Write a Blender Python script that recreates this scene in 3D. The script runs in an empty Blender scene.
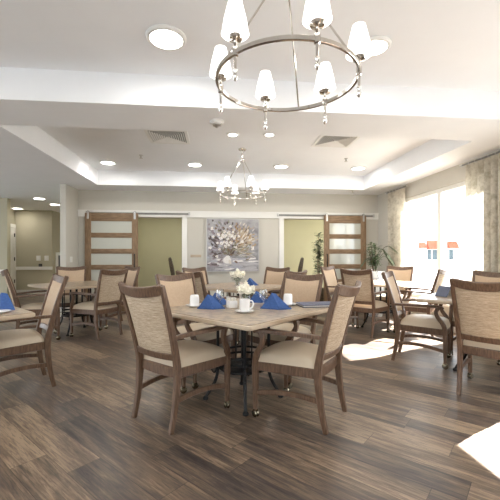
import bpy, bmesh, math, random
from mathutils import Vector, Matrix
random.seed(7)
PI = math.pi
scn = bpy.context.scene
C = scn.collection
TH = math.radians(5.55)          # the camera looks 5.55 degrees to the right of the room's long axis
CAM_H = 1.2
def R(x, d):                     # (metres right of the camera axis, metres ahead) -> room X, Y
    return (d*math.sin(TH)+x*math.cos(TH), d*math.cos(TH)-x*math.sin(TH))
def yaw(fx, fd):                 # heading given along the camera axis -> rotation about Z of a thing facing +Y
    a, b = R(fx, fd)
    return math.atan2(-a, b)

# ---------------------------------------------------------------- materials
def new_mat(name):
    m = bpy.data.materials.new(name); m.use_nodes = True
    nt = m.node_tree
    return m, nt, nt.nodes['Principled BSDF']
def N(nt, typ, **kw):
    n = nt.nodes.new(typ)
    for k, v in kw.items(): setattr(n, k, v)
    return n
def val(nt, sock, v):
    if isinstance(v, (int, float)): sock.default_value = v
    else: nt.links.new(v, sock)
def mth(nt, op, a, b=None):
    n = N(nt, 'ShaderNodeMath', operation=op)
    val(nt, n.inputs[0], a)
    if b is not None: val(nt, n.inputs[1], b)
    return n.outputs[0]
def ramp(nt, fac, stops):
    n = N(nt, 'ShaderNodeValToRGB')
    e = n.color_ramp.elements
    while len(e) < len(stops): e.new(0.5)
    for i, (p, c) in enumerate(stops):
        e[i].position = p; e[i].color = (*c, 1)
    nt.links.new(fac, n.inputs[0]); return n.outputs[0]
def noise(nt, scale, vec=None, detail=4, rough=.55, stretch=None, dist=0):
    tc = N(nt, 'ShaderNodeTexCoord')
    v = vec or tc.outputs['Object']
    if stretch:
        mp = N(nt, 'ShaderNodeMapping'); mp.inputs['Scale'].default_value = stretch
        nt.links.new(v, mp.inputs[0]); v = mp.outputs[0]
    n = N(nt, 'ShaderNodeTexNoise'); n.inputs['Scale'].default_value = scale
    n.inputs['Distortion'].default_value = dist; n.inputs['Detail'].default_value = detail; n.inputs['Roughness'].default_value = rough
    nt.links.new(v, n.inputs['Vector']); return n.outputs[0]
def mixc(nt, fac, a, b, blend='MIX'):
    n = N(nt, 'ShaderNodeMix', data_type='RGBA', blend_type=blend)
    val(nt, n.inputs[0], fac)
    for s, v in ((n.inputs[6], a), (n.inputs[7], b)):
        if isinstance(v, tuple): s.default_value = (*v, 1)
        else: nt.links.new(v, s)
    return n.outputs[2]
def bump(nt, p, h, strength=.2, dist=.002):
    b = N(nt, 'ShaderNodeBump'); b.inputs['Strength'].default_value = strength
    b.inputs['Distance'].default_value = dist
    nt.links.new(h, b.inputs['Height']); nt.links.new(b.outputs[0], p.inputs['Normal'])
def mottled(name, c1, c2, scale=6, rough=.6, stretch=None, detail=4, metallic=0, bmp=0, lo=.3, hi=.7, spec=.5):
    m, nt, p = new_mat(name)
    n = noise(nt, scale, detail=detail, stretch=stretch)
    nt.links.new(ramp(nt, n, [(lo, c1), (hi, c2)]), p.inputs['Base Color'])
    p.inputs['Roughness'].default_value = rough; p.inputs['Metallic'].default_value = metallic
    p.inputs['Specular IOR Level'].default_value = spec
    if bmp: bump(nt, p, n, bmp)
    return m
def emit(name, col, s, base=(.8, .8, .78)):
    m, nt, p = new_mat(name)
    n = noise(nt, 3)
    nt.links.new(ramp(nt, n, [(.3, tuple(c*.97 for c in base)), (.7, base)]), p.inputs['Base Color'])
    p.inputs['Emission Color'].default_value = (*col, 1); p.inputs['Emission Strength'].default_value = s
    return m
def clear(name, tint=(1, 1, 1), ior=1.45, add=0.0):
    m, nt, p = new_mat(name); nt.nodes.remove(p)
    out = nt.nodes['Material Output']
    t = N(nt, 'ShaderNodeBsdfTransparent'); t.inputs[0].default_value = (*tint, 1)
    g = N(nt, 'ShaderNodeBsdfGlossy'); g.inputs['Roughness'].default_value = .02
    f = N(nt, 'ShaderNodeLayerWeight')
    fac = mth(nt, 'ADD', mth(nt, 'MULTIPLY', mth(nt, 'POWER', f.outputs['Facing'], 4), .6), .03+add)
    mx = N(nt, 'ShaderNodeMixShader'); nt.links.new(fac, mx.inputs[0])
    nt.links.new(t.outputs[0], mx.inputs[1]); nt.links.new(g.outputs[0], mx.inputs[2])
    nt.links.new(mx.outputs[0], out.inputs[0]); return m

MAT = {}
MAT['ceiling'] = mottled('ceiling_paint', (.82, .835, .855), (.845, .86, .88), 3, .9)
MAT['wall'] = mottled('greige_paint', (.53, .505, .445), (.55, .525, .465), 2, .85)
MAT['lobby'] = mottled('taupe_paint', (.42, .385, .285), (.44, .405, .30), 2, .85)
MAT['olive'] = mottled('olive_paint', (.50, .48, .315), (.53, .51, .335), 2, .85)
MAT['trim'] = mottled('white_trim_paint', (.73, .72, .68), (.76, .75, .71), 4, .5)
MAT['wood'] = mottled('brown_chair_wood', (.075, .040, .023), (.165, .098, .060), 14, .38, (6, 6, .9), 6)
MAT['door_wood'] = mottled('weathered_door_wood', (.15, .090, .046), (.29, .188, .105), 9, .55, (5, 5, .7), 7)
MAT['door_rail_wood'] = mottled('weathered_rail_wood', (.15, .090, .046), (.29, .188, .105), 9, .55, (.7, 5, 5), 7)
MAT['vinyl'] = mottled('tan_seat_vinyl', (.50, .42, .315), (.54, .455, .345), 5, .42)
MAT['tan'] = mottled('tan_back_fabric', (.47, .345, .235), (.52, .39, .27), 60, .8, bmp=.1)
MAT['iron'] = mottled('black_iron', (.006, .006, .007), (.014, .014, .015), 30, .45, spec=.3)
MAT['steel'] = mottled('brushed_steel', (.50, .49, .47), (.62, .61, .59), 20, .3, (1, 12, 12), metallic=1)
MAT['track_steel'] = mottled('dull_track_steel', (.16, .155, .145), (.22, .215, .20), 20, .5)
MAT['nickel'] = mottled('polished_nickel', (.62, .59, .55), (.70, .67, .63), 8, .10, metallic=1)
MAT['brass'] = mottled('antique_brass', (.20, .17, .12), (.30, .26, .19), 20, .25, metallic=1)
MAT['rubber'] = mottled('black_rubber', (.012, .012, .012), (.02, .02, .02), 20, .5)
MAT['china'] = mottled('white_china', (.84, .84, .84), (.87, .87, .86), 5, .15)
MAT['napkin'] = mottled('blue_napkin_cloth', (.026, .074, .23), (.038, .098, .29), 60, .8, bmp=.1)
MAT['navy'] = mottled('navy_cover', (.05, .065, .12), (.065, .08, .14), 20, .45)
MAT['petal'] = mottled('white_petals', (.86, .83, .72), (.9, .88, .80), 20, .6)
MAT['leaf'] = mottled('green_leaves', (.035, .075, .022), (.10, .16, .055), 12, .5)
MAT['leaf2'] = mottled('dusty_green_leaves', (.06, .085, .045), (.15, .18, .10), 12, .5)
MAT['bark'] = mottled('plant_stem_bark', (.12, .08, .05), (.2, .14, .09), 20, .8)
MAT['dark'] = mottled('dark_brown_upholstery', (.06, .045, .028), (.12, .092, .06), 30, .6)
MAT['white_metal'] = mottled('white_enamel', (.75, .75, .73), (.8, .8, .78), 6, .4)
MAT['grey_metal'] = mottled('grey_louver_metal', (.42, .41, .39), (.5, .49, .47), 6, .5)
MAT['duct'] = mottled('grey_duct', (.18, .18, .18), (.24, .24, .24), 6, .8)
MAT['void'] = mottled('dark_duct', (.05, .05, .05), (.08, .08, .08), 6, .8)
MAT['plastic'] = mottled('white_plastic', (.72, .71, .67), (.75, .74, .70), 6, .4)
MAT['shade'] = emit('lit_lamp_shade', (1, .965, .91), .75)
MAT['diffuser'] = emit('lit_diffuser', (1, .975, .93), 4)
MAT['diffuser_lobby'] = emit('lit_lobby_diffuser', (1, .95, .86), 6)
MAT['glass'] = clear('window_glass')
MAT['vase_glass'] = clear('clear_glassware', (.97, .98, .98), 1.4, .12)
MAT['soil'] = mottled('potting_soil', (.03, .02, .012), (.06, .04, .025), 40, .9)
MAT['concrete'] = mottled('pale_concrete', (.26, .255, .24), (.32, .31, .29), 1.2, .9)
MAT['stucco'] = mottled('white_stucco', (.78, .78, .76), (.83, .83, .81), 1, .9)
MAT['orange'] = mottled('orange_awning_cloth', (.28, .055, .024), (.32, .065, .03), 1, .8)
MAT['shopglass'] = mottled('blue_grey_shop_glass', (.03, .055, .068), (.045, .075, .088), 1, .1)
MAT['slate'] = mottled('grey_roofing', (.16, .17, .17), (.22, .23, .23), 2, .8)
MAT['pot'] = mottled('mottled_grey_white_glaze', (.30, .35, .40), (.84, .84, .82), 11, .3, detail=5, lo=.38, hi=.52)
MAT['top'] = mottled('mottled_beige_laminate', (.22, .17, .12), (.41, .315, .215), 18, .30, detail=8, lo=.38, hi=.6)
MAT['edge'] = mottled('cream_table_edge', (.42, .335, .24), (.50, .405, .30), 8, .35)

# door glass: milky pane with a glossy face
m, nt, p = new_mat('milky_door_glass')
nt.links.new(ramp(nt, noise(nt, 1.5), [(.3, (.50, .51, .45)), (.7, (.53, .54, .48))]), p.inputs['Base Color'])
p.inputs['Roughness'].default_value = .06; p.inputs['IOR'].default_value = 1.75
MAT['door_glass'] = m

# woven striated fabric (outer back)
m, nt, p = new_mat('striated_woven_fabric')
n1 = noise(nt, 13, stretch=(.9, .9, 26), detail=4, rough=.7)
n2 = noise(nt, 120, stretch=(.3, .3, 2), detail=2)
f = mth(nt, 'ADD', mth(nt, 'MULTIPLY', n1, .72), mth(nt, 'MULTIPLY', n2, .28))
nt.links.new(ramp(nt, f, [(.34, (.25, .18, .118)), (.49, (.45, .35, .245)), (.64, (.64, .53, .40))]), p.inputs['Base Color'])
p.inputs['Roughness'].default_value = .85; bump(nt, p, n1, .25)
MAT['weave'] = m

# curtains: cream cloth with a faded taupe scroll pattern, lets some daylight through
m, nt, p = new_mat('printed_curtain_cloth')
n1 = noise(nt, 7.5, detail=6, rough=.7)
n2 = noise(nt, 2.2, detail=2)
f = mth(nt, 'ADD', mth(nt, 'MULTIPLY', n1, .8), mth(nt, 'MULTIPLY', n2, .2))
col = ramp(nt, f, [(.38, (.40, .36, .28)), (.46, (.50, .455, .365)), (.53, (.63, .585, .49)), (.6, (.50, .455, .37))])
nt.links.new(col, p.inputs['Base Color']); p.inputs['Roughness'].default_value = .9
tr = N(nt, 'ShaderNodeBsdfTranslucent'); nt.links.new(col, tr.inputs[0])
mx = N(nt, 'ShaderNodeMixShader'); mx.inputs[0].default_value = .27
nt.links.new(p.outputs[0], mx.inputs[1]); nt.links.new(tr.outputs[0], mx.inputs[2])
nt.links.new(mx.outputs[0], nt.nodes['Material Output'].inputs[0])
MAT['curtain'] = m

# plank floor, boards laid diagonally
m, nt, p = new_mat('diagonal_vinyl_planks')
tc = N(nt, 'ShaderNodeTexCoord'); sx = N(nt, 'ShaderNodeSeparateXYZ'); nt.links.new(tc.outputs['Object'], sx.inputs[0])
X, Y = sx.outputs[0], sx.outputs[1]
s = math.sqrt(.5)
U = mth(nt, 'ADD', mth(nt, 'MULTIPLY', X, -s), mth(nt, 'MULTIPLY', Y, s))
V = mth(nt, 'ADD', mth(nt, 'ADD', mth(nt, 'MULTIPLY', X, s), mth(nt, 'MULTIPLY', Y, s)), 40)
W_, L_ = .19, 1.22
vr = mth(nt, 'DIVIDE', V, W_); row = mth(nt, 'FLOOR', vr); fv = mth(nt, 'FRACT', vr)
w1 = N(nt, 'ShaderNodeTexWhiteNoise', noise_dimensions='1D'); nt.links.new(row, w1.inputs['W'])
ur = mth(nt, 'ADD', mth(nt, 'DIVIDE', mth(nt, 'ADD', U, 60), L_), mth(nt, 'MULTIPLY', w1.outputs[0], 7.3))
colm = mth(nt, 'FLOOR', ur); fu = mth(nt, 'FRACT', ur)
cb = N(nt, 'ShaderNodeCombineXYZ'); nt.links.new(row, cb.inputs[0]); nt.links.new(colm, cb.inputs[1])
w2 = N(nt, 'ShaderNodeTexWhiteNoise', noise_dimensions='2D'); nt.links.new(cb.outputs[0], w2.inputs['Vector'])
rnd = w2.outputs[0]
gv = N(nt, 'ShaderNodeCombineXYZ')
nt.links.new(mth(nt, 'ADD', U, mth(nt, 'MULTIPLY', rnd, 31)), gv.inputs[0])
nt.links.new(V, gv.inputs[1]); nt.links.new(mth(nt, 'MULTIPLY', rnd, 9), gv.inputs[2])
g1 = noise(nt, 1.0, gv.outputs[0], 7, .65, (2.6, 40, 1), .9)       # fine grain
g2 = noise(nt, 1.0, gv.outputs[0], 4, .6, (1.0, 6.5, 1), 1.2)         # broad smoky figure
g3 = noise(nt, 1.0, gv.outputs[0], 3, .6, (9, 120, 1))         # pores
tone = mth(nt, 'ADD', mth(nt, 'ADD', mth(nt, 'MULTIPLY', rnd, .15), .025), mth(nt, 'ADD', mth(nt, 'MULTIPLY', g1, .5), mth(nt, 'MULTIPLY', g2, .42)))
base = ramp(nt, tone, [(.38, (.027, .023, .025)), (.47, (.078, .060, .051)), (.56, (.155, .111, .078)), (.67, (.32, .235, .16))])
base = mixc(nt, mth(nt, 'MULTIPLY', mth(nt, 'GREATER_THAN', g3, .56), .45), base, (.055, .045, .042), 'MIX')
seam = mth(nt, 'MAXIMUM', mth(nt, 'LESS_THAN', fv, .016), mth(nt, 'LESS_THAN', fu, .0028))
base = mixc(nt, mth(nt, 'MULTIPLY', seam, .7), base, (.02, .015, .013))
nt.links.new(base, p.inputs['Base Color'])
nt.links.new(mth(nt, 'ADD', mth(nt, 'MULTIPLY', g1, .2), .25), p.inputs['Roughness'])
bump(nt, p, mth(nt, 'SUBTRACT', g1, seam), .12, .0015)
MAT['floor'] = m

# canvas ground of the painting
m, nt, p = new_mat('painted_grey_canvas')
nA = noise(nt, 4.5, detail=7, rough=.65)
nt.links.new(ramp(nt, nA, [(.34, (.20, .19, .20)), (.5, (.33, .32, .33)), (.66, (.44, .435, .435))]), p.inputs['Base Color'])
p.inputs['Roughness'].default_value = .7
MAT['canvas'] = m
for nm, c in dict(p_white=(.80, .77, .74), p_cream=(.70, .64, .56), p_grey=(.48, .46, .48), p_mauve=(.27, .22, .235), p_brown=(.20, .13, .085),
                  p_ochre=(.42, .28, .15), p_tan=(.47, .38, .28), p_sage=(.24, .23, .15), p_dark=(.10, .075, .07), p_blue=(.42, .42, .47)).items():
    MAT[nm] = mottled(nm.replace('p_', 'oil_paint_'), tuple(v*.85 for v in c), c, 40, .6)

# ---------------------------------------------------------------- mesh building
class MB:
    def __init__(s): s.v = []; s.f = []; s.mi = []; s.k = 0
    def add(s, vs, fs):
        o = len(s.v); s.v += [tuple(v) for v in vs]
        s.f += [tuple(i+o for i in f) for f in fs]; s.mi += [s.k]*len(fs); return s
    def box(s, x0, x1, y0, y1, z0, z1):
        return s.add([(x0,y0,z0),(x1,y0,z0),(x1,y1,z0),(x0,y1,z0),(x0,y0,z1),(x1,y0,z1),(x1,y1,z1),(x0,y1,z1)],
                     [(0,3,2,1),(4,5,6,7),(0,1,5,4),(1,2,6,5),(2,3,7,6),(3,0,4,7)])
    def obox(s, c, size, rot):
        M = Matrix.Translation(c) @ rot.to_4x4()
        a, b, d = (q/2 for q in size)
        vs = [M @ Vector((x, y, z)) for z in (-d, d) for x, y in ((-a,-b),(a,-b),(a,b),(-a,b))]
        return s.add(vs, [(0,3,2,1),(4,5,6,7),(0,1,5,4),(1,2,6,5),(2,3,7,6),(3,0,4,7)])
    def sweep(s, path, wid, thk, side=(1, 0, 0), ch=.28, closed=False):
        # rectangular section with softened corners swept along a path: wid along side, thk across it
        n = len(path); P = [Vector(q) for q in path]; side = [Vector(side)]*n if not isinstance(side, list) else [Vector(q) for q in side]
        if isinstance(wid, (int, float)): wid = [wid]*n
        if isinstance(thk, (int, float)): thk = [thk]*n
        vs = []
        for i in range(n):
            a = P[(i-1) % n] if closed or i > 0 else P[i]
            b = P[(i+1) % n] if closed or i < n-1 else P[i]
            t = (b-a).normalized(); sd = (side[i]-t*side[i].dot(t)).normalized(); up = t.cross(sd)
            w, h = wid[i]/2, thk[i]/2; c = min(w, h)*ch
            for u, q in ((-w+c,-h),(w-c,-h),(w,-h+c),(w,h-c),(w-c,h),(-w+c,h),(-w,h-c),(-w,-h+c)):
                vs.append(P[i]+sd*u+up*q)
        fs = []
        for i in range(n if closed else n-1):
            j = (i+1) % n
            for k in range(8): fs.append((i*8+k, i*8+(k+1) % 8, j*8+(k+1) % 8, j*8+k))
        if not closed: fs += [tuple(range(7, -1, -1)), tuple((n-1)*8+k for k in range(8))]
        return s.add(vs, fs)
    def tube(s, path, r, n=10, closed=False):
        P = [Vector(q) for q in path]; m_ = len(P)
        if isinstance(r, (int, float)): r = [r]*m_
        vs = []; prev = None
        for i in range(m_):
            a = P[(i-1) % m_] if closed or i > 0 else P[i]
            b = P[(i+1) % m_] if closed or i < m_-1 else P[i]
            t = (b-a).normalized()
            if prev is None: prev = Vector((1,0,0)) if abs(t.x) < .8 else Vector((0,1,0))
            u = (prev-t*prev.dot(t)).normalized(); prev = u; w = t.cross(u)
            vs += [P[i]+(u*math.cos(2*PI*k/n)+w*math.sin(2*PI*k/n))*r[i] for k in range(n)]
        fs = []
        for i in range(m_ if closed else m_-1):
            j = (i+1) % m_
            for k in range(n): fs.append((i*n+k, i*n+(k+1) % n, j*n+(k+1) % n, j*n+k))
        if not closed: fs += [tuple(range(n-1, -1, -1)), tuple((m_-1)*n+k for k in range(n))]
        return s.add(vs, fs)
    def lathe(s, prof, n=24, c=(0, 0, 0), cap=True, flip=1):
        vs = [(c[0]+r*math.cos(2*PI*k/n), c[1]+r*math.sin(2*PI*k/n), c[2]+flip*z) for r, z in prof for k in range(n)]
        fs = [(i*n+k, i*n+(k+1) % n, (i+1)*n+(k+1) % n, (i+1)*n+k) for i in range(len(prof)-1) for k in range(n)]
        if cap: fs += [tuple(range(n-1, -1, -1)), tuple((len(prof)-1)*n+k for k in range(n))]
        return s.add(vs, fs)
    def grid(s, fn, nu, nv):
        vs = [fn(i/nu, j/nv) for j in range(nv+1) for i in range(nu+1)]
        return s.add(vs, [(j*(nu+1)+i, j*(nu+1)+i+1, (j+1)*(nu+1)+i+1, (j+1)*(nu+1)+i) for j in range(nv) for i in range(nu)])
    def build(s, name, mats, parent=None, smooth=True, angle=38, bevel=0, recalc=True):
        me = bpy.data.meshes.new(name); me.from_pydata(s.v, [], s.f)
        if not isinstance(mats, list): mats = [mats]
        for q in mats: me.materials.append(MAT[q] if isinstance(q, str) else q)
        for i, pl in enumerate(me.polygons): pl.material_index = s.mi[i]
        if recalc or bevel:
            bm = bmesh.new(); bm.from_mesh(me)
            bmesh.ops.recalc_face_normals(bm, faces=bm.faces)
            if bevel: bmesh.ops.bevel(bm, geom=bm.edges[:], offset=bevel, segments=2, affect='EDGES', profile=.5)
            bm.to_mesh(me); bm.free()
        if smooth:
            me.shade_smooth(); me.set_sharp_from_angle(angle=math.radians(angle))
        o = bpy.data.objects.new(name, me); C.objects.link(o)
        if parent: o.parent = parent
        return o
def spline(pts, n=6):            # smooth path through points (Catmull-Rom)
    P = [Vector(p) for p in pts]; out = []
    for i in range(len(P)-1):
        a = P[max(i-1, 0)]; b = P[i]; c = P[i+1]; d = P[min(i+2, len(P)-1)]
        for k in range(n):
            t = k/n
            out.append(.5*((2*b)+(c-a)*t+(2*a-5*b+4*c-d)*t*t+(3*b-a-3*c+d)*t**3))
    out.append(P[-1]); return out
def lerp_list(vals, n):
    out = []
    for i in range(len(vals)-1):
        out += [vals[i]+(vals[i+1]-vals[i])*k/n for k in range(n)]
    return out+[vals[-1]]

# ---------------------------------------------------------------- scene bookkeeping
def tag(o, label, cat, group=None, kind=None):
    if label: o['label'] = label
    if cat: o['category'] = cat
    if group: o['group'] = group
    if kind: o['kind'] = kind
    return o
def thing(name, loc, rz=0, label=None, cat=None, group=None):
    o = bpy.data.objects.new(name, None); C.objects.link(o); o.empty_display_size = .1
    o.location = loc; o.rotation_euler = (0, 0, rz)
    return tag(o, label, cat, group)
def struct(mb, name, mat, **kw):
    o = mb.build(name, mat, **kw); o['kind'] = 'structure'; return o
def dup(src, loc, rz, label, group=None, base=None):
    def cp(o, par):
        c = o.copy(); C.objects.link(c)
        if par: c.parent = par
        for ch in list(o.children): cp(ch, c)
        return c
    kids = list(src.children)
    r = src.copy(); C.objects.link(r)
    for ch in kids: cp(ch, r)
    r.location = loc; r.rotation_euler = (0, 0, rz); r['label'] = label
    if group: r['group'] = group
    return r

# ================================================================ THE ROOM
H, HT = 2.61, 2.90                      # soffit and tray heights
XR, YB = 3.73, 7.78                     # right wall, back wall
struct(MB().box(-9, 4.6, -4.2, 13, -.1, 0), 'floor', 'floor', smooth=False)

b = MB()
b.box(-9, XR, -4.2, 3.35, HT, HT+.12)                      # flat ceiling over the near half
b.box(-9, XR+.2, 3.35, 4.0, H, HT+.12)                     # dropped beam
b.box(-2.33, 3.13, 4.0, 7.17, HT, HT+.12)                  # tray
b.box(-9, -2.33, 4.0, 7.17, H, HT+.12)
b.box(3.13, XR+.2, 4.0, 7.17, H, HT+.12)
b.box(-3.03, XR+.2, 7.17, YB+.15, H, HT+.12)
struct(b, 'ceiling', 'ceiling', smooth=False)
b = MB(); b.box(-9, -2.9, 7.17, 13, 2.66, 2.8); struct(b, 'ceiling_lobby', 'ceiling', smooth=False)
b = MB(); b.box(-2.9, 4.6, YB+.15, 11, 2.6, 2.75); struct(b, 'ceiling_hall', 'ceiling', smooth=False)

# back wall with two openings
OL0, OL1, OR0, OR1, OH = -1.78, -.735, 1.515, 2.56, 2.04
b = MB()
b.box(-3.03, OL0, YB, YB+.15, 0, H); b.box(OL1, OR0, YB, YB+.15, 0, H); b.box(OR1, XR, YB, YB+.15, 0, H)
b.box(OL0, OL1, YB, YB+.15, OH, H); b.box(OR0, OR1, YB, YB+.15, OH, H)
struct(b, 'wall_back', 'wall', smooth=False)
struct(MB().box(-3.03, -2.92, 7.16, YB, 0, H), 'wall_stub', 'wall', smooth=False)
# right wall, two windows
W1 = (4.45, 6.72, .42, 2.34); W2 = (.85, 3.25, .42, 2.34); W3 = (-3.0, -2.0, .42, 2.34)
b = MB(); xs = (XR, XR+.16); cur = -4.2
for y0, y1, z0, z1 in (W3, W2, W1):
    b.box(*xs, cur, y0, 0, HT); b.box(*xs, y0, y1, 0, z0); b.box(*xs, y0, y1, z1, HT); cur = y1
b.box(*xs, cur, 8.0, 0, HT)
struct(b, 'wall_right', 'wall', smooth=False)
# wall behind the camera: unseen openings added to let in fill daylight
b = MB(); cur = -9
for x0, x1 in ((-4.0, -2.0), (-.2, 1.6)):
    b.box(cur, x0, -4.2, -4.05, 0, HT); b.box(x0, x1, -4.2, -4.05, 2.1, HT); b.box(x0, x1, -4.2, -4.05, 0, .3); cur = x1
b.box(cur, XR+.16, -4.2, -4.05, 0, HT)
struct(b, 'wall_front', 'wall', smooth=False)
b = MB(); cur = -4.2                                        # far left wall, wide unseen openings added to brighten the ceiling
for y0, y1 in ((-3.2, .2), (.8, 4.2), (4.8, 7.6)):
    b.box(-9, -8.85, cur, y0, 0, HT); b.box(-9, -8.85, y0, y1, 2.2, HT); b.box(-9, -8.85, y0, y1, 0, .25); cur = y1
b.box(-9, -8.85, cur, 9.36, 0, HT)
struct(b, 'wall_left', 'lobby', smooth=False)
# lobby beyond the wall stub
struct(MB().box(-9, -5.23, 9.36, 9.5, 0, 2.7), 'wall_lobby_near', 'lobby', smooth=False)
b = MB(); b.box(-6.5, -6.36, 9.5, 11.95, 0, 2.7); struct(b, 'wall_lobby_side', 'lobby', smooth=False)
b = MB(); b.box(-6.36, -5.24, 11.8, 11.95, 0, 2.7); struct(b, 'wall_lobby_far', 'lobby', smooth=False)
b = MB(); b.box(-5.24, -2.9, 12.6, 12.75, 0, 2.7); b.box(-5.36, -5.24, 11.95, 12.75, 0, 2.7); struct(b, 'wall_lobby_recess', 'lobby', smooth=False)
# service hall behind the barn doors
b = MB(); b.box(-2.92, 4.5, 10.65, 10.8, 0, 2.65); struct(b, 'wall_hall_far', 'olive', smooth=False)
b = MB(); b.box(-3.03, -2.92, YB, 12.4, 0, 2.7); struct(b, 'wall_hall_left', 'olive', smooth=False)
b = MB(); b.box(4.3, 4.45, YB, 9.45, 0, 2.65); b.box(4.3, 4.45, 10.55, 10.65, 0, 2.65)
b.box(4.3, 4.45, 9.45, 10.55, 0, .3); b.box(4.3, 4.45, 9.45, 10.55, 2.1, 2.65)
struct(b, 'wall_hall_right', 'olive', smooth=False)
# trims
b = MB(); b.box(-2.92, XR, YB-.03, YB, 2.045, 2.18); b.box(-2.92, XR, YB-.045, YB, 2.165, 2.185)
struct(b, 'trim_1', 'trim', smooth=False)
for i, (x0, x1) in enumerate(((OL1-.005, OL1+.105), (OR0-.10, OR0+.005), (OL0-.1, OL0+.005), (OR1-.005, OR1+.1))):
    struct(MB().box(x0, x1, YB-.02, YB+.16, 0, 2.045), 'trim_%d' % (i+2), 'trim', smooth=False)
struct(MB().box(-6.36, -5.225, 11.765, 11.8, .76, .86), 'trim_6', 'trim', smooth=False)
struct(MB().box(-8.9, -5.23, 9.325, 9.36, .76, .86), 'trim_7', 'trim', smooth=False)
b = MB(); b.box(-2.92, OL0-.1, YB-.018, YB, 0, .12); b.box(OL1+.105, OR0-.1, YB-.018, YB, 0, .12); b.box(OR1+.1, XR, YB-.018, YB, 0, .12)
struct(b, 'baseboard_back', 'trim', smooth=False)
struct(MB().box(XR-.018, XR, -4, YB-.02, 0, .12), 'baseboard_right', 'trim', smooth=False)
struct(MB().box(-2.9, 4.3, 10.632, 10.65, 0, .12), 'baseboard_hall', 'trim', smooth=False)
struct(MB().box(-6.36, -5.22, 11.78, 11.8, 0, .12), 'baseboard_lobby', 'trim', smooth=False)

# windows
def window(n, y0, y1, z0, z1, x=XR):
    f = MB(); t = .07
    f.box(x+.03, x+.11, y0, y0+t, z0, z1); f.box(x+.03, x+.11, y1-t, y1, z0, z1)
    f.box(x+.03, x+.11, y0+t, y1-t, z0, z0+t); f.box(x+.03, x+.11, y0+t, y1-t, z1-t, z1)
    yc = (y0+y1)/2; f.box(x+.025, x+.115, yc-.05, yc+.05, z0+t, z1-t)
    o = struct(f, 'window_%d' % n, 'trim', smooth=False)
    for a, c in ((y0+t, yc-.05), (yc+.05, y1-t)):
        MB().box(x+.068, x+.074, a, c, z0+t, z1-t).build('pane', 'glass', o, smooth=False)
    s_ = MB().box(x-.05, x+.03, y0-.03, y1+.03, z0-.035, z0); s_.build('window_sill', 'trim', o, smooth=False)
window(1, *W1); window(2, *W2); window(3, *W3)

# lobby door (white, panelled, on the side wall)
d = struct(MB().box(-6.355, -6.32, 10.8, 11.70, .01, 2.08), 'door_1', 'trim', smooth=False)
pb = MB()
for k in range(5): pb.box(-6.322, -6.312, 10.92, 11.58, .14+k*.385, .44+k*.385)
pb.build('panel', 'plastic', d, bevel=.006)
for z in (.35, 1.05, 1.8): MB().box(-6.33, -6.305, 11.67, 11.705, z, z+.11).build('hinge', 'rubber', d, smooth=False)
c_ = MB(); c_.box(-6.36, -6.31, 11.705, 11.76, 0, 2.09); c_.box(-6.36, -6.31, 10.69, 10.795, 0, 2.09); c_.box(-6.36, -6.31, 10.69, 11.76, 2.09, 2.2)
struct(c_, 'trim_8', 'trim', smooth=False)

# ---------------------------------------------------------------- barn doors and their rails
def barn_door(x0, x1, label):
    y0, y1 = YB-.095, YB-.05; root = thing('barn_door', ((x0+x1)/2, (y0+y1)/2, .015), 0, label, 'sliding door', 'sliding barn doors')
    hw = (x1-x0)/2; q = (y1-y0)/2; sw = .125
    for sgn in (-1, 1):
        a, c = sorted((sgn*hw, sgn*(hw-sw)))
        MB().box(a, c, -q, q, 0, 2.10).build('stile', 'door_wood', root, bevel=.004)
    bars = [(0, .25), (.555, .66), (.895, 1.0), (1.235, 1.34), (1.575, 1.68), (1.925, 2.10)]
    for z0, z1 in bars: MB().box(-hw+sw, hw-sw, -q+.004, q-.004, z0, z1).build('rail', 'door_rail_wood', root, bevel=.003)
    for i in range(5):
        MB().box(-hw+sw, hw-sw, -.004, .004, bars[i][1], bars[i+1][0]).build('glass_pane', 'door_glass', root, smooth=False)
    for sx_ in (-1, 1):
        xh = sx_*(hw-sw/2)
        h = MB(); h.box(xh-.02, xh+.02, -q-.012, -q-.002, 1.97, 2.135)
        ho = h.build('hanger', 'steel', root, bevel=.002)
        w = MB(); w.tube([(xh, -q-.002, 2.118), (xh, -q+.012, 2.118)], .028, 18); w.build('wheel', 'rubber', ho)
    hx = -sgn_handle*(hw-sw/2)
    MB().tube(spline([(hx, -q, .93), (hx, -q-.045, .95), (hx, -q-.045, 1.2), (hx, -q, 1.22)], 4), .01, 8).build('handle', 'iron', root)
    return root
sgn_handle = -1; barn_door(-2.755, -1.665, 'weathered brown barn door with milky glass at left, by the wall stub')
sgn_handle = 1; barn_door(2.425, 3.41, 'weathered brown barn door at right, its glass reflecting bright windows, by the potted plant')
def door_track(x0, x1, label):
    root = thing('door_track', (x0, YB-.03, 2.115), 0, label, 'door track', 'barn door tracks')
    L = x1-x0
    MB().box(0, L, -.022, -.014, -.02, .02).build('bar', 'track_steel', root, bevel=.002)
    for i in range(4):
        xx = .06+(L-.12)*i/3
        MB().tube([(xx, -.014, 0), (xx, 0, 0)], .014, 10).build('standoff', 'steel', root)
    for xx in (.02, L-.02): MB().box(xx-.018, xx+.018, -.04, -.022, -.03, .04).build('door_stop', 'steel', root, bevel=.003)
door_track(-2.75, -.56, 'steel sliding door track at left, above the left barn door and olive opening')
door_track(1.36, 3.62, 'steel sliding door track at right, above the right barn door')

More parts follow.
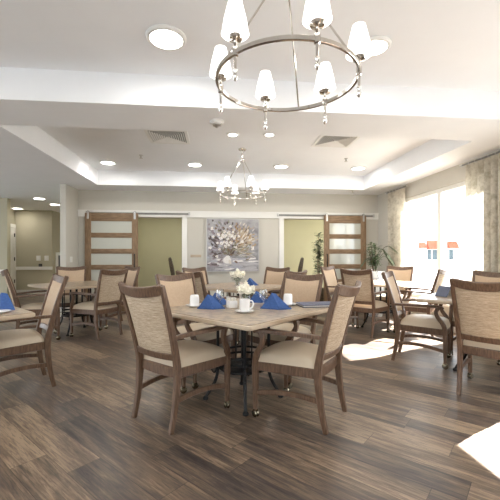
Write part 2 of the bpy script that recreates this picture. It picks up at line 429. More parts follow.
# ---------------------------------------------------------------- painting
def painting():
    x0, x1, z0, z1 = -.197, .943, .868, 2.012; w = x1-x0; h = z1-z0
    root = thing('painting', ((x0+x1)/2, YB, (z0+z1)/2), 0, 'square painting of a white vase of pale flowers on the back wall', 'painting')
    MB().box(-w/2, w/2, -.04, -.002, -h/2, h/2).build('canvas', 'canvas', root, smooth=False)
    f = MB(); t = .012
    f.box(-w/2-t, -w/2, -.046, 0, -h/2-t, h/2+t); f.box(w/2, w/2+t, -.046, 0, -h/2-t, h/2+t)
    f.box(-w/2, w/2, -.046, 0, -h/2-t, -h/2); f.box(-w/2, w/2, -.046, 0, h/2, h/2+t)
    f.build('frame', 'steel', root, smooth=False)
    rnd = random.Random(3); st = [-.0404]
    names = ['p_white', 'p_cream', 'p_grey', 'p_mauve', 'p_brown', 'p_ochre', 'p_sage', 'p_dark', 'p_blue', 'p_tan']
    D = MB()
    def daub(k, x, z, a, b, ang, n=9, jag=.25):
        st[0] -= .000012
        D.k = names.index(k); ca, sa = math.cos(ang), math.sin(ang); vs = []
        for i in range(n):
            t_ = 2*PI*i/n; r_ = 1+rnd.uniform(-jag, jag); u = a*r_*math.cos(t_); v = b*r_*math.sin(t_)
            px = min(max(x+u*ca-v*sa, -w/2), w/2); pz = min(max(z+u*sa+v*ca, -h/2), h/2)
            vs.append((px, st[0], pz))
        D.add(vs, [tuple(range(n))])
    def P(u, v): return (-w/2+u*w, h/2-v*h)          # picture fractions from the top left
    for _ in range(34):                               # table plane and reflections
        x, z = P(rnd.uniform(0, 1), rnd.uniform(.74, .98)); daub(rnd.choice(['p_grey', 'p_blue', 'p_white', 'p_grey']), x, z, rnd.uniform(.08, .2), rnd.uniform(.008, .03), rnd.gauss(0, .08))
    for _ in range(8):
        x, z = P(rnd.uniform(.04, .28), rnd.uniform(.82, .9)); daub(rnd.choice(['p_mauve', 'p_dark']), x, z, .08, .02, 0)
    def spray(cols, n, cu, cv, su, sv, l0, l1, wd):
        for _ in range(n):
            u = rnd.gauss(cu, su); v = rnd.gauss(cv, sv)
            if not (.02 < u < .98 and .02 < v < .84): continue
            x, z = P(u, v); bx, bz = P(.42, .68); ang = math.atan2(z-bz, x-bx)+rnd.gauss(0, .35)
            daub(rnd.choice(cols), x, z, rnd.uniform(l0, l1), rnd.uniform(wd*.5, wd), ang)
    spray(['p_mauve', 'p_brown', 'p_sage', 'p_dark', 'p_mauve', 'p_grey'], 330, .38, .40, .17, .17, .015, .045, .024)
    spray(['p_ochre', 'p_tan', 'p_tan', 'p_cream', 'p_brown'], 210, .72, .35, .11, .12, .02, .06, .016)
    spray(['p_mauve', 'p_blue', 'p_dark'], 80, .17, .50, .08, .16, .03, .06, .03)
    spray(['p_sage', 'p_sage', 'p_dark', 'p_brown'], 55, .48, .60, .12, .06, .03, .07, .012)
    spray(['p_ochre', 'p_sage', 'p_cream'], 36, .70, .62, .10, .08, .05, .11, .006)
    x, z = P(.40, .80)                                  # the vase
    daub('p_grey', x, z, .115, .105, 0, 16, .04); daub('p_white', x-.015, z+.012, .088, .08, 0, 16, .05); daub('p_cream', x+.05, z-.03, .03, .05, .3, 10, .1)
    daub('p_white', x, z+.085, .05, .03, 0, 10, .1)
    fl = [(.36,.32),(.44,.31),(.48,.32),(.38,.45),(.42,.50),(.30,.30),(.26,.37),(.22,.30),(.30,.35),(.42,.26),(.50,.25),(.34,.24),(.40,.38),(.46,.45),(.36,.52),(.28,.47),(.20,.46),(.45,.14),(.68,.43),(.88,.56),(.19,.72),(.06,.55),(.56,.54),(.24,.58),(.12,.34),(.52,.36),(.33,.44),(.61,.33),(.10,.18)]
    for (u, v) in fl:
        x, z = P(u, v); r_ = rnd.uniform(.022, .038)
        for q in range(6):
            an = q*PI/3+rnd.random(); daub(rnd.choice(['p_white', 'p_white', 'p_cream']), x+.6*r_*math.cos(an), z+.6*r_*math.sin(an), r_*.7, r_*.45, an)
        daub(rnd.choice(['p_ochre', 'p_cream', 'p_sage']), x, z, r_*.25, r_*.2, 0)
    D.build('painted_flowers', names, root, smooth=False, recalc=False)
painting()

# ---------------------------------------------------------------- wall plates
def plate(name, loc, size, label, cat, mat='plastic', normal='y', rocker=True):
    root = thing(name, loc, 0 if normal == 'y' else PI/2, label, cat)
    w, h = size
    MB().box(-w/2, w/2, -.008, .002, -h/2, h/2).build('cover_plate', mat, root, bevel=.002)
    if rocker: MB().box(-w*.22, w*.22, -.014, -.008, -h*.28, h*.28).build('rocker', 'trim', root, bevel=.002)
    return root
plate('thermostat', (-.44, YB, 1.20), (.235, .06), 'slim pale horizontal wall plate between left opening and painting', 'wall plate', 'edge', rocker=False)
r_ = plate('light_switch', (-2.92, 7.40, 1.13), (.115, .115), 'white double switch plate on the right face of the wall stub', 'light switch', normal='x')
r_.rotation_euler[2] = PI/2
plate('light_switch', (-5.65, 11.8, 1.13), (.13, .16), 'white plate on the lobby wall, left of the pair, nearest the door', 'light switch')
plate('light_switch', (-5.405, 11.8, 1.13), (.13, .16), 'white plate on the lobby wall, right of the pair, nearest the wall stub', 'light switch')
o = thing('wall_outlet', (-5.59, 11.8, .90), 0, 'small black outlet low on the lobby wall just above the chair rail', 'outlet')
MB().box(-.05, .05, -.02, 0, -.05, .05).build('cover_plate', 'rubber', o, bevel=.003)
MB().box(-.03, .03, -.024, -.02, -.03, .03).build('socket', 'void', o, smooth=False)
o = thing('extinguisher_cabinet', (-5.24, 12.22, 1.0), PI/2, 'white framed dark glass cabinet on the lobby return wall', 'wall cabinet')
MB().box(-.17, .17, -.06, 0, -.35, .32).build('frame', 'trim', o, bevel=.004)
MB().box(-.10, .12, -.066, -.06, -.28, .22).build('glass_front', 'void', o, smooth=False)

# ---------------------------------------------------------------- ceiling fixtures
def lamp(loc, size, watts, col=(1, .96, .90), dz=-.035):
    l = bpy.data.lights.new('downlight_or_fill', 'AREA'); l.shape = 'DISK'; l.size = size; l.energy = watts; l.color = col
    o = bpy.data.objects.new('downlight_or_fill', l); C.objects.link(o); o.location = (loc[0], loc[1], loc[2]+dz)
def ceiling_light(x, d, z, label, r=.145, mat='diffuser', group='round ceiling lights'):
    X_, Y_ = R(x, d); t = thing('ceiling_light', (X_, Y_, z), 0, label, 'ceiling light', group)
    MB().lathe([(r, 0), (r, -.012), (r-.012, -.022), (r-.03, -.022), (r-.03, 0)], 36, cap=False).build('trim_ring', 'white_metal', t)
    lamp(t.location, r*1.4, 3.6 if mat == 'diffuser' else (5.5 if 'hall' in group else 2.4))
    MB().lathe([(r-.032, -.006), (r-.032, -.02), (r*.5, -.026), (.005, -.028)], 36).build('diffuser', mat, t)
ceiling_light(-.65, 2.72, HT, 'large round ceiling light left of the big chandelier', .155)
ceiling_light(1.0, 2.83, HT, 'round ceiling light half hidden behind the right shade of the big chandelier', .135)
for hx, hy, w_ in ((-2.4, 2.0, 'left of the photo frame over the left table'), (-4.6, 2.0, 'far left outside the photo frame'), (-.9, -.9, 'behind the camera at left'), (1.6, -.9, 'behind the camera at right'), (-3.4, -.9, 'behind the camera at far left')):
    lamp((hx, hy, HT), .2, 7)  # fill lamps out of view, added without fixtures to lift floor and ceiling
ceiling_light(-2.57, 6.33, HT, 'round light in the tray ceiling, leftmost, above the left barn door')
ceiling_light(-1.02, 6.47, HT, 'round light in the tray ceiling just left of the far chandelier')
ceiling_light(.585, 6.60, HT, 'round light in the tray ceiling just right of the far chandelier')
ceiling_light(2.08, 6.73, HT, 'round light in the tray ceiling, rightmost, above the right barn door')
ceiling_light(-.24, 4.86, HT, 'round light peeking below the beam, behind the smoke detector', .09)
ceiling_light(.27, 4.86, HT, 'round light peeking below the beam, under the front shade of the big chandelier', .09)
def lobby_light(px, py, label):
    d_ = 350*(2.66-CAM_H)/(256-py); ceiling_light((px-250)/350*d_, d_, 2.66, label, .15, 'diffuser_lobby', 'lobby ceiling lights')
lobby_light(39.5, 198, 'lobby ceiling light nearest the dining room')
lobby_light(55, 204, 'lobby ceiling light beside the wall stub')
lobby_light(17.5, 208, 'lobby ceiling light farthest back, above the white door')

for hx in (-1.6, .4, 2.2): ceiling_light(*(lambda X_, Y_: (X_*math.cos(TH)-Y_*math.sin(TH), X_*math.sin(TH)+Y_*math.cos(TH)))(hx, 9.3), 2.6, 'unseen ceiling light added to brighten the hall behind the back wall at %s' % {-1.6: 'left', .4: 'centre', 2.2: 'right'}[hx], .15, 'diffuser_lobby', 'added hall fill lights')  # unseen hall lights, added to brighten the olive walls
def vent(x, d, label):
    X_, Y_ = R(x, d); t = thing('ceiling_vent', (X_, Y_, HT), 0, label, 'air vent', 'square ceiling vents')
    f = MB(); a, c = .29, .245
    for x0, x1, y0, y1 in ((-a, a, -a, -c), (-a, a, c, a), (-a, -c, -c, c), (c, a, -c, c)): f.box(x0, x1, y0, y1, -.012, 0)
    f.build('frame', 'white_metal', t, smooth=False)
    MB().box(-c, c, -c, c, -.003, 0).build('backing', 'duct', t, smooth=False)
    l = MB()
    for q in range(4):
        rot = Matrix.Rotation(q*PI/2, 3, 'Z')
        for k in range(8):
            yy = -c+.02+k*.029; hl = abs(yy)
            cen = rot @ Vector((0, yy, -.008)); l.obox(cen, (2*hl, .02, .003), rot @ Matrix.Rotation(.6, 3, 'X'))
    l.build('louvers', 'white_metal', t, smooth=False)
vent(-1.165, 4.98, 'square louvred vent in the tray ceiling at left')
vent(1.26, 5.14, 'square louvred vent in the tray ceiling at right')
X_, Y_ = R(-.345, 3.66)
t = thing('smoke_detector', (X_, Y_, H), 0, 'small silver and white detector dome under the beam', 'smoke detector')
MB().lathe([(.075, 0), (.075, -.02), (.06, -.034)], 24).build('base', 'white_metal', t)
MB().lathe([(.045, -.034), (.045, -.05), (.02, -.062), (.012, -.07)], 18).build('sensor', 'steel', t)
def sprinkler(x, d, z, label):
    X_, Y_ = R(x, d); t = thing('sprinkler', (X_, Y_, z), 0, label, 'sprinkler', 'fire sprinklers')
    MB().lathe([(.035, 0), (.03, -.008), (.012, -.01), (.012, -.035)], 16).build('escutcheon', 'steel', t)
    MB().lathe([(.03, -.05), (.03, -.054)], 12).build('deflector', 'steel', t)
    MB().box(-.004, .004, -.014, .014, -.052, -.03).build('yoke', 'brass', t, smooth=False)
sprinkler((352.8-250)/350*7.55, 7.55, H+.004, 'fire sprinkler under the back soffit, above the right barn door')
sprinkler((141-250)/350*5.9, 5.9, HT, 'fire sprinkler in the tray ceiling right of the leftmost light')
sprinkler((346-250)/350*6.1, 6.1, HT, 'fire sprinkler in the tray ceiling between right vent and rightmost light')

# ---------------------------------------------------------------- chandeliers
def chandelier(x, d, zr, label, RR=.355, a0=-15):
    X_, Y_ = R(x, d); t = thing('chandelier', (X_, Y_, HT), -TH, label, 'chandelier', 'ring chandeliers')
    z = zr-HT; za = z+.555
    MB().lathe([(.065, 0), (.065, -.012), (.05, -.03), (.015, -.04), (.011, -.05), (.011, za)][::1], 24).build('canopy', 'nickel', t)
    MB().lathe([(.008, za+.03), (.03, za+.02), (.034, za), (.02, za-.03), (.006, za-.04)], 18).build('hub', 'nickel', t)
    n = 72
    MB().sweep([(RR*math.cos(2*PI*i/n), RR*math.sin(2*PI*i/n), z) for i in range(n)], .021, .014, [(0, 0, 1)]*n, .3, True).build('ring', 'nickel', t)
    for k in range(3):
        an = math.radians(a0+87+120*k)
        MB().tube([(.02*math.cos(an), .02*math.sin(an), za), (RR*math.cos(an), RR*math.sin(an), z+.008)], .005, 8).build('rod', 'nickel', t)
    for k in range(6):
        an = math.radians(a0+60*k); c = (RR*math.cos(an), RR*math.sin(an), z)
        arm = MB().lathe([(.004, -.125), (.011, -.115), (.013, -.105), (.006, -.095), (.0075, -.085), (.011, -.078), (.006, -.07), (.0075, -.02), (.014, -.016), (.014, .02), (.007, .03), (.007, .05),
                          (.03, .056), (.036, .066), (.033, .068), (.012, .06)], 16, c).build('lamp_stem', 'nickel', t)
        MB().lathe([(.011, .06), (.011, .13)], 14, c).build('candle', 'white_metal', arm)
        MB().lathe([(.062, .080), (.0605, .0805), (.050, .145), (.031, .222), (.029, .222), (.048, .145), (.059, .082)], 28, c, cap=False).build('lamp_shade', 'shade', arm)
    return t
chandelier(.186, 1.79, 2.095, 'large polished ring chandelier with six white shades hanging near the camera')
chandelier(-.12, 5.56, 2.17, 'smaller looking ring chandelier hanging far off in the tray ceiling', .36, -8)

# ---------------------------------------------------------------- curtains
def curtain(y0, y1, label, seed, n):
    x = XR-.09; t = thing('curtain', (x, (y0+y1)/2, 0), 0, label, 'curtain', 'printed window curtains')
    hw = (y1-y0)/2; rnd = random.Random(seed); ph = [rnd.random()*6 for _ in range(4)]
    def fn(u, v):
        a = u*n*2*PI+.5*math.sin(3*u+ph[0]); amp = .05*(.7+.3*v)
        return (amp*math.sin(a+.25*math.sin(v*3+ph[1]))+.008*math.sin(2*a+ph[2]), -hw+u*2*hw+.012*math.sin(v*4+ph[3])*(1-v)*math.cos(a), .02+2.50*(1-v))
    MB().grid(fn, n*14, 24).build('drape', 'curtain', t, angle=180, recalc=False)
    MB().tube([(0, -hw-.09, 2.545), (0, hw+.09, 2.545)], .013, 12).build('rod', 'track_steel', t)
    for sy in (-1, 1):
        MB().tube([(0, sy*(hw+.085), 2.545), (0, sy*(hw+.10), 2.545), (0, sy*(hw+.13), 2.545)], [.014, .026, .02], 12).build('finial', 'steel', t)
        MB().tube([(0, sy*(hw+.05), 2.545), (.088, sy*(hw+.05), 2.545)], .008, 8).build('bracket', 'steel', t)
    rg = MB()
    for i in range(n): 
        yy = -hw+(i+.5)/n*2*hw
        rg.tube([(.02*math.cos(q*PI/5), yy, 2.54+.02*math.sin(q*PI/5)) for q in range(10)], .003, 6, True)
    rg.build('ring_set', 'steel', t)
curtain(6.47, 7.08, 'taupe and cream printed curtain at the far end of the window, by the potted plant', 2, 5)
curtain(4.05, 4.78, 'printed curtain at the near end of the window, cut by the right photo edge', 5, 6)

# ================================================================ CHAIRS
def make_chair():
    t = thing('dining_armchair', (0, 0, 0), 0, '-', 'chair', 'dining armchairs')
    zf = lambda z: -.226-max(0, (z-.42))**1.25*.295                    # back line of the rear posts
    hwz = lambda z: .208+.026*max(0, min(1, (z-.42)/.6))
    for sx in (-1, 1):
        pts = [(sx*.205, -.280, 0), (sx*.206, -.248, .15), (sx*.208, -.230, .30), (sx*.209, -.226, .42)] + [(sx*hwz(z), zf(z), z) for z in (.55, .7, .85, 1.005)]
        p_ = spline(pts, 4)
        MB().sweep(p_, lerp_list([.030, .033, .036, .038, .036, .034, .032, .028], 4), lerp_list([.034, .040, .048, .052, .046, .042, .038, .030], 4)).build('leg', 'wood', t)
        pts = [(sx*.250, .250, .062), (sx*.251, .250, .22), (sx*.252, .248, .40), (sx*.262, .232, .475), (sx*.278, .185, .545), (sx*.284, .168, .60), (sx*.282, .186, .648)]
        lg = MB().sweep(spline(pts, 4), lerp_list([.030, .036, .040, .036, .032, .032, .036], 4), lerp_list([.030, .038, .046, .044, .040, .038, .042], 4)).build('leg', 'wood', t)
        cs = MB(); cx, cy = sx*.25, .25
        cs.lathe([(.012, .066), (.019, .062), (.019, .056), (.012, .054)], 14, (cx, cy, 0))
        cs.obox((cx, cy, .046), (.034, .02, .022), Matrix.Rotation(.4*sx, 3, 'Z'))
        cw = MB()
        for q in (-.011, .011):
            cw.lathe([(.008, -.010), (.022, -.008), (.029, 0), (.022, .008), (.008, .010)], 16)
            o_ = len(cw.v)-80
            for i in range(o_, len(cw.v)):
                v = Matrix.Rotation(.4*sx, 3, 'Z') @ Vector((cw.v[i][2]+q, cw.v[i][0], cw.v[i][1])); cw.v[i] = (v.x+cx, v.y+cy, v.z+.03)
        co = cs.build('caster', 'brass', lg); co2 = cw.build('wheel', 'brass', lg)
        pts = [(sx*.222, -.272, .648), (sx*.250, -.14, .655), (sx*.282, .02, .662), (sx*.290, .15, .662), (sx*.286, .215, .655), (sx*.282, .238, .644)]
        MB().sweep(spline(pts, 5), lerp_list([.028, .038, .048, .050, .044, .034], 5), lerp_list([.026, .027, .028, .028, .026, .020], 5)).build('arm', 'wood', t)
        pts = [(sx*.251, .248, .185), (sx*.236, .08, .215), (sx*.22, -.09, .222), (sx*.207, -.245, .205)]
        MB().sweep(spline(pts, 4), .022, .036).build('stretcher', 'wood', t)
    # seat frame: bowed front, tapering to the back
    def outline(ins, n=8):
        o_ = []
        for i in range(n+1): 
            u = -1+2*i/n; o_.append((u*(.268-ins), .262+.028*(1-u*u)-ins))
        for i in range(n+1):
            u = 1-2*i/n; o_.append((u*(.218-ins), -.222-.022*(1-u*u)+ins))
        return o_
    def ringmesh(mb, o_, zs):
        n = len(o_[0]); vs = []
        for (pl, z) in zip(o_, zs): vs += [(x, y, z) for x, y in pl]
        fs = [(i*n+k, i*n+(k+1) % n, (i+1)*n+(k+1) % n, (i+1)*n+k) for i in range(len(zs)-1) for k in range(n)]
        fs += [tuple(range(n-1, -1, -1)), tuple((len(zs)-1)*n+k for k in range(n))]
        return mb.add(vs, fs)
    ringmesh(MB(), [outline(.012), outline(.004), outline(.004), outline(.012)], [.352, .358, .418, .424]).build('seat_frame', 'wood', t)
    # cushion: dome over the same outline
    cz = MB(); n = 14
    def cf(u, v):
        a, b_ = 2*u-1, v
        hw = .206+(.262-.206)*b_; y = -.212+b_*(.472+.025*(1-a*a))
        e = max(0, 1-abs(a)**5)*max(0, 1-abs(2*b_-1)**5)
        return (a*hw, y, .420+.098*e**.36*(.74+.26*(1-a*a)*(1-(2*b_-1)**2)))
    cz.grid(cf, n*2, n*2)
    per = [i for i in range(2*n+1)]
    cz.build('seat_cushion', 'vinyl', t, angle=70, recalc=False)
    # back: bowed rails, woven outside, plain tan inside
    def arc(z, dz_mid, bow, e=0, n=12):
        return [((-1+2*i/n)*(hwz(z)-e), zf(z)-bow*(1-(-1+2*i/n)**2), z-dz_mid*(1-(-1+2*i/n)**2)) for i in range(n+1)]
    tilt = Vector((0, zf(1.0)-zf(.8), .2)).normalized()
    MB().sweep(arc(.984, .030, .044), lerp_list([.062]+[.072]*11+[.062], 1), .030, [tuple(tilt)]*13, .3).build('top_rail', 'wood', t)
    MB().sweep(arc(.508, .0, .030), .050, .026, [(0, -.25, .97)]*13, .3).build('lower_rail', 'wood', t)
    def panel(off, bulge, thick):
        nu, nv = 14, 14; mb = MB()
        def fs_(u, v, s_):
            a = 2*u-1; z = .53+v*(.955-.53); z -= .028*v*(1-a*a)
            e = (max(0, 1-abs(a)**4)*max(0, 1-abs(2*v-1)**6))**.5
            y = zf(z)-.036*(1-a*a)+off+s_*(bulge*e)
            return (a*(hwz(z)-.016), y, z)
        fr = [fs_(i/nu, j/nv, 1) for j in range(nv+1) for i in range(nu+1)]
        bk = [(x, y+(-1 if bulge > 0 else 1)*thick, z) for x, y, z in [fs_(i/nu, j/nv, 0) for j in range(nv+1) for i in range(nu+1)]]
        q = len(fr); W = nu+1
        F = [(j*W+i, j*W+i+1, (j+1)*W+i+1, (j+1)*W+i) for j in range(nv) for i in range(nu)]
        F += [(q+b_, q+a_, q+d_, q+c_) for a_, b_, c_, d_ in [(f_[0], f_[1], f_[2], f_[3]) for f_ in F[:]] for a_, b_, c_, d_ in [(a_, b_, c_, d_)]]
        bd = [i for i in range(W)]+[j*W+nu for j in range(1, nv+1)]+[nv*W+i for i in range(nu-1, -1, -1)]+[j*W for j in range(nv-1, 0, -1)]
        F += [(bd[i], bd[(i+1) % len(bd)], bd[(i+1) % len(bd)]+q, bd[i]+q) for i in range(len(bd))]
        return mb.add(fr+bk, F)
    bp = panel(-.004, -.010, .006).build('back_panel', 'weave', t)
    ip = panel(.004, .020, .004).build('back_pad', 'tan', bp)
    ip['label'] = 'plain tan upholstered inner face'
    return t
proto = make_chair(); used = [False]
E1, E2 = (.656, .755), (-.755, .656)          # the two table axes, seen from the camera
def chair(x, d, fx, fd, label, grp):
    X_, Y_ = R(x, d); a = yaw(fx, fd)
    if not used[0]:
        used[0] = True; proto.location = (X_, Y_, 0); proto.rotation_euler = (0, 0, a); proto['label'] = label; proto['group'] = grp; return proto
    return dup(proto, (X_, Y_, 0), a, label, grp)
def side(c, e, s, off=.62, e2=(0, 0), lat=0): return (c[0]+s*e[0]*off+e2[0]*lat, c[1]+s*e[1]*off+e2[1]*lat)

T1, T2, T3, T4, T5, T6 = (-.055, 2.95), (-2.42, 2.68), (-2.75, 5.55), (-.18, 5.2), (2.2, 5.9), (2.46, 3.68)
g = 'chairs at the front centre table'
chair(-.53, 2.706, .6, .8, 'nearest armchair on the left of the front table, striped woven back turned to camera', g)
chair(.387, 2.684, -.84, .54, 'nearest armchair on the right of the front table, side on, seat facing left', g)
chair(*side(T1, E2, 1, .72, E1, .12), .755, -.656, 'armchair on the far left of the front table, behind the upside-down mug', g)
chair(*side(T1, E1, 1, .68, E2, .08), -.656, -.755, 'armchair on the far right of the front table, tan back facing camera above the menu', g)
chair(-2.154, 3.2, -.755, -.655, 'armchair at the left edge table, seen side on with its seat facing left', 'chairs at the left edge table')
g = 'chairs at the back left table'
chair(-3.08, 5.07, .84, .54, 'armchair at the back left table seen edge on, dark back leaning left', g)
chair(-2.305, 5.29, -.88, .47, 'armchair at the back left table, woven back to camera, before the barn door', g)
chair(-3.116, 6.10, .45, -.9, 'tan backed armchair directly in front of the wall stub', g)
chair(*side(T3, E1, 1, .66, E2, .10), -.656, -.755, 'mostly hidden armchair at the back left table, below the right stile of the barn door', g)
g = 'chairs at the back centre table'
chair(*side(T4, E1, -1, .62, E2, -.08), .656, .755, 'dark backed armchair at the back centre table, below the thin wall plate', g)
chair(*side(T4, E2, 1, .62), .755, -.656, 'armchair at the back centre table almost hidden behind the dark backed one', g)
chair(*side(T4, E2, -1, .62, E1, .06), -.755, .656, 'armchair at the back centre table, pale back left of the tan chair by the menu', g)
chair(*side(T4, E1, 1, .62), -.656, -.755, 'small tan backed armchair right of the painting, behind the centre table napkin', g)
g = 'chairs at the back right table'
chair(*side(T5, E1, -1, .60), .656, .755, 'armchair at the back right table with a broad tan back, below the right barn door', g)
chair(*side(T5, E2, 1, .62), .755, -.656, 'pale lit armchair at the back right table facing right, beside the olive doorway', g)
chair(*side(T5, E1, 1, .62), -.656, -.755, 'small tan backed armchair in front of the far curtain', g)
chair(*side(T5, E2, -1, .58, E1, -.03), -.755, .656, 'armchair against the bright window, thin leaning back, facing left', g)
g = 'chairs at the right edge table'
chair(1.99, 4.05, .84, -.54, 'armchair in side view at the right edge table, facing right, standing in sunlight', g)
chair(2.145, 3.066, .72, .69, 'large near armchair cut by the right edge, broad woven back to camera', g)
chair(2.78, 4.175, -.8, -.6, 'tan backed armchair behind the large near chair at the right edge, under the curtain', g)

# two tall hall chairs seen edge on through the openings
def hall_chair(X_, Y_, rz, label):
    t = thing('hall_chair', (X_, Y_, 0), rz, label, 'chair', 'tall hall chairs')
    for sx in (-1, 1):
        for y0, y1 in ((.22, .21), (-.24, -.2)):
            MB().sweep([(sx*.2, y0, 0), (sx*.2, y1, .42)], [.03, .042], [.03, .042]).build('leg', 'wood', t)
    MB().box(-.24, .24, -.22, .25, .40, .50).build('seat', 'dark', t, bevel=.02)
    pts = [(0, -.17, .47), (0, -.19, .7), (0, -.235, .95), (0, -.27, 1.12), (0, -.278, 1.165)]
    MB().sweep(spline(pts, 4), lerp_list([.46, .48, .48, .40, .24], 4), lerp_list([.08, .09, .09, .07, .04], 4)).build('backrest', 'dark', t)
    return t
hc = hall_chair(-.85, 8.75, -PI/2+.097, 'dark tall hall chair seen edge on in the left olive opening')
dup(hc, (1.83, 8.44, 0), PI/2-.213, 'dark tall hall chair seen edge on in the right olive opening')

# ================================================================ TABLES
def make_table():
    t = thing('dining_table', (0, 0, 0), 0, '-', 'table', 'square dining tables'); h = .535
    def rr(s_, r=.03, n=4):
        return [(cx*(s_-r)+r*math.cos(a0+q*PI/2/n), cy*(s_-r)+r*math.sin(a0+q*PI/2/n)) for cx, cy, a0 in ((1,1,0),(-1,1,PI/2),(-1,-1,PI),(1,-1,3*PI/2)) for q in range(n+1)]
    def prism(levels):
        n = len(levels[0][0]); vs = [(x, y, z) for pl, z in levels for x, y in pl]
        fs = [(i*n+k, i*n+(k+1) % n, (i+1)*n+(k+1) % n, (i+1)*n+k) for i in range(len(levels)-1) for k in range(n)]
        fs += [tuple(range(n-1, -1, -1)), tuple((len(levels)-1)*n+k for k in range(n))]
        return MB().add(vs, fs)
    prism([(rr(h-.012), .760-.004), (rr(h-.012), .760)]).build('tabletop', 'top', t)
    prism([(rr(h-.012), .722), (rr(h-.002), .728), (rr(h), .740), (rr(h-.002), .752), (rr(h-.012), .757)]).build('edge_band', 'edge', t)
    b_ = MB()
    for s_ in (-1, 1):
        b_.sweep([(-.30, -.30*s_, .712), (.30, .30*s_, .712)], .03, .016, (s_*.7, -.7, 0) if s_ > 0 else (.7, .7, 0))
    b_.build('bracket', 'iron', t)
    for k in range(4):
        an = PI/4+k*PI/2; ca, sa = math.cos(an), math.sin(an)
        pts = [(.215*ca, .215*sa, .705), (.215*ca, .215*sa, .40), (.215*ca, .215*sa, .26), (.235*ca, .235*sa, .16), (.285*ca, .285*sa, .07), (.315*ca, .315*sa, .022)]
        lg = MB().tube(spline(pts, 4), lerp_list([.012, .012, .013, .014, .013, .012], 4), 10).build('leg', 'iron', t)
        f_ = MB().lathe([(.008, 0), (.021, .003), (.024, .013), (.018, .026), (.008, .032)], 14, (.317*ca, .317*sa, 0)); f_.build('foot', 'iron', lg)
        cz = [( (.215+.012+.04*(1-math.cos(q))/2)*ca, (.215+.012+.04*(1-math.cos(q))/2)*sa, .27-.045*math.sin(q)) for q in [i*1.7*PI/10 for i in range(11)]]
        MB().tube(cz, .006, 8).build('scroll', 'iron', lg)
        an2 = an+.35; MB().tube([(.17*math.cos(an2), .17*math.sin(an2), .705), (.17*math.cos(an2), .17*math.sin(an2), .27)], .006, 8).build('rod', 'iron', t)
    for z, r_ in ((.385, .205), (.335, .205), (.275, .205)):
        MB().tube([(r_*math.cos(2*PI*i/36), r_*math.sin(2*PI*i/36), z) for i in range(36)], .0095, 8, True).build('ring', 'iron', t)
    MB().tube([(0, 0, .705), (0, 0, .27)], .016, 10).build('post', 'iron', t)
    MB().lathe([(.01, .258), (.20, .262), (.20, .272), (.01, .276)], 36).build('plate', 'iron', t)
    return t
tp = make_table()
trz = yaw(*E1)
for i, (c, lb) in enumerate(((T1, 'front centre square table with laminate top set with blue napkins and roses'),
                             (T2, 'table at the left edge of the photo, only one corner of its top showing'),
                             (T3, 'square table at back left between armchairs, in front of the wall stub'),
                             (T4, 'square table at back centre under the painting, with white flowers'),
                             (T5, 'square table at back right near the potted plant, black iron base showing'),
                             (T6, 'square table at the right edge mostly hidden behind the large near armchair'))):
    X_, Y_ = R(*c)
    if i == 0: tp.location = (X_, Y_, 0); tp.rotation_euler = (0, 0, trz); tp['label'] = lb
    else: dup(tp, (X_, Y_, 0), trz, lb)

# ================================================================ TABLE SETTINGS
ZT = .7605
def napkin(x, d, rz, label, sc=1.0, src=[None]):
    X_, Y_ = R(x, d)
    if src[0] is not None:
        o = src[0].copy(); C.objects.link(o)
    else:
        b_ = MB()
        L_, R_, F_, B_, A_, A2 = (-.115, .0, 0), (.115, -.012, 0), (.03, -.055, 0), (.0, .085, 0), (-.03, .006, .118), (.0, .03, .108)
        vs = [L_, R_, F_, B_, A_, A2]
        b_.add(vs, [(0, 2, 4), (2, 1, 5, 4), (1, 3, 5), (3, 0, 4, 5), (0, 3, 1, 2)])
        # folded hem doubled along the front
        b_.add([(-.118, -.004, 0), (.118, -.016, 0), (.015, -.061, 0), (.015, -.059, .010), (-.112, .0, .012), (.112, -.012, .012)], [(0, 2, 3, 4), (2, 1, 5, 3), (4, 3, 5), (0, 4, 5, 1), (0, 1, 2)])
        o = b_.build('napkin', 'napkin', smooth=False); src[0] = o
    o.location = (X_, Y_, ZT); o.rotation_euler = (0, 0, rz-TH); o.scale = (sc, sc, sc)
    return tag(o, label, 'napkin', 'folded blue napkins')
napkin(-.325, 2.93, .08, 'blue folded napkin at front left of the front table, beside the upside-down mug', 1.0)
napkin(-.285, 3.16, .3, 'blue folded napkin behind the left wine glass of the front table', .95)
napkin(.215, 2.92, -.05, 'blue folded napkin at front right of the front table, before the dark menu', 1.12)
napkin(.085, 3.33, .1, 'blue folded napkin at the back of the front table, behind the right wine glass', .9)
napkin(.02, 5.25, .1, 'blue folded napkin on the back centre table under the painting', .95)
napkin(-2.04, 2.90, -.25, 'blue folded napkin on the table at the left edge, cut by the photo edge', 1.15)

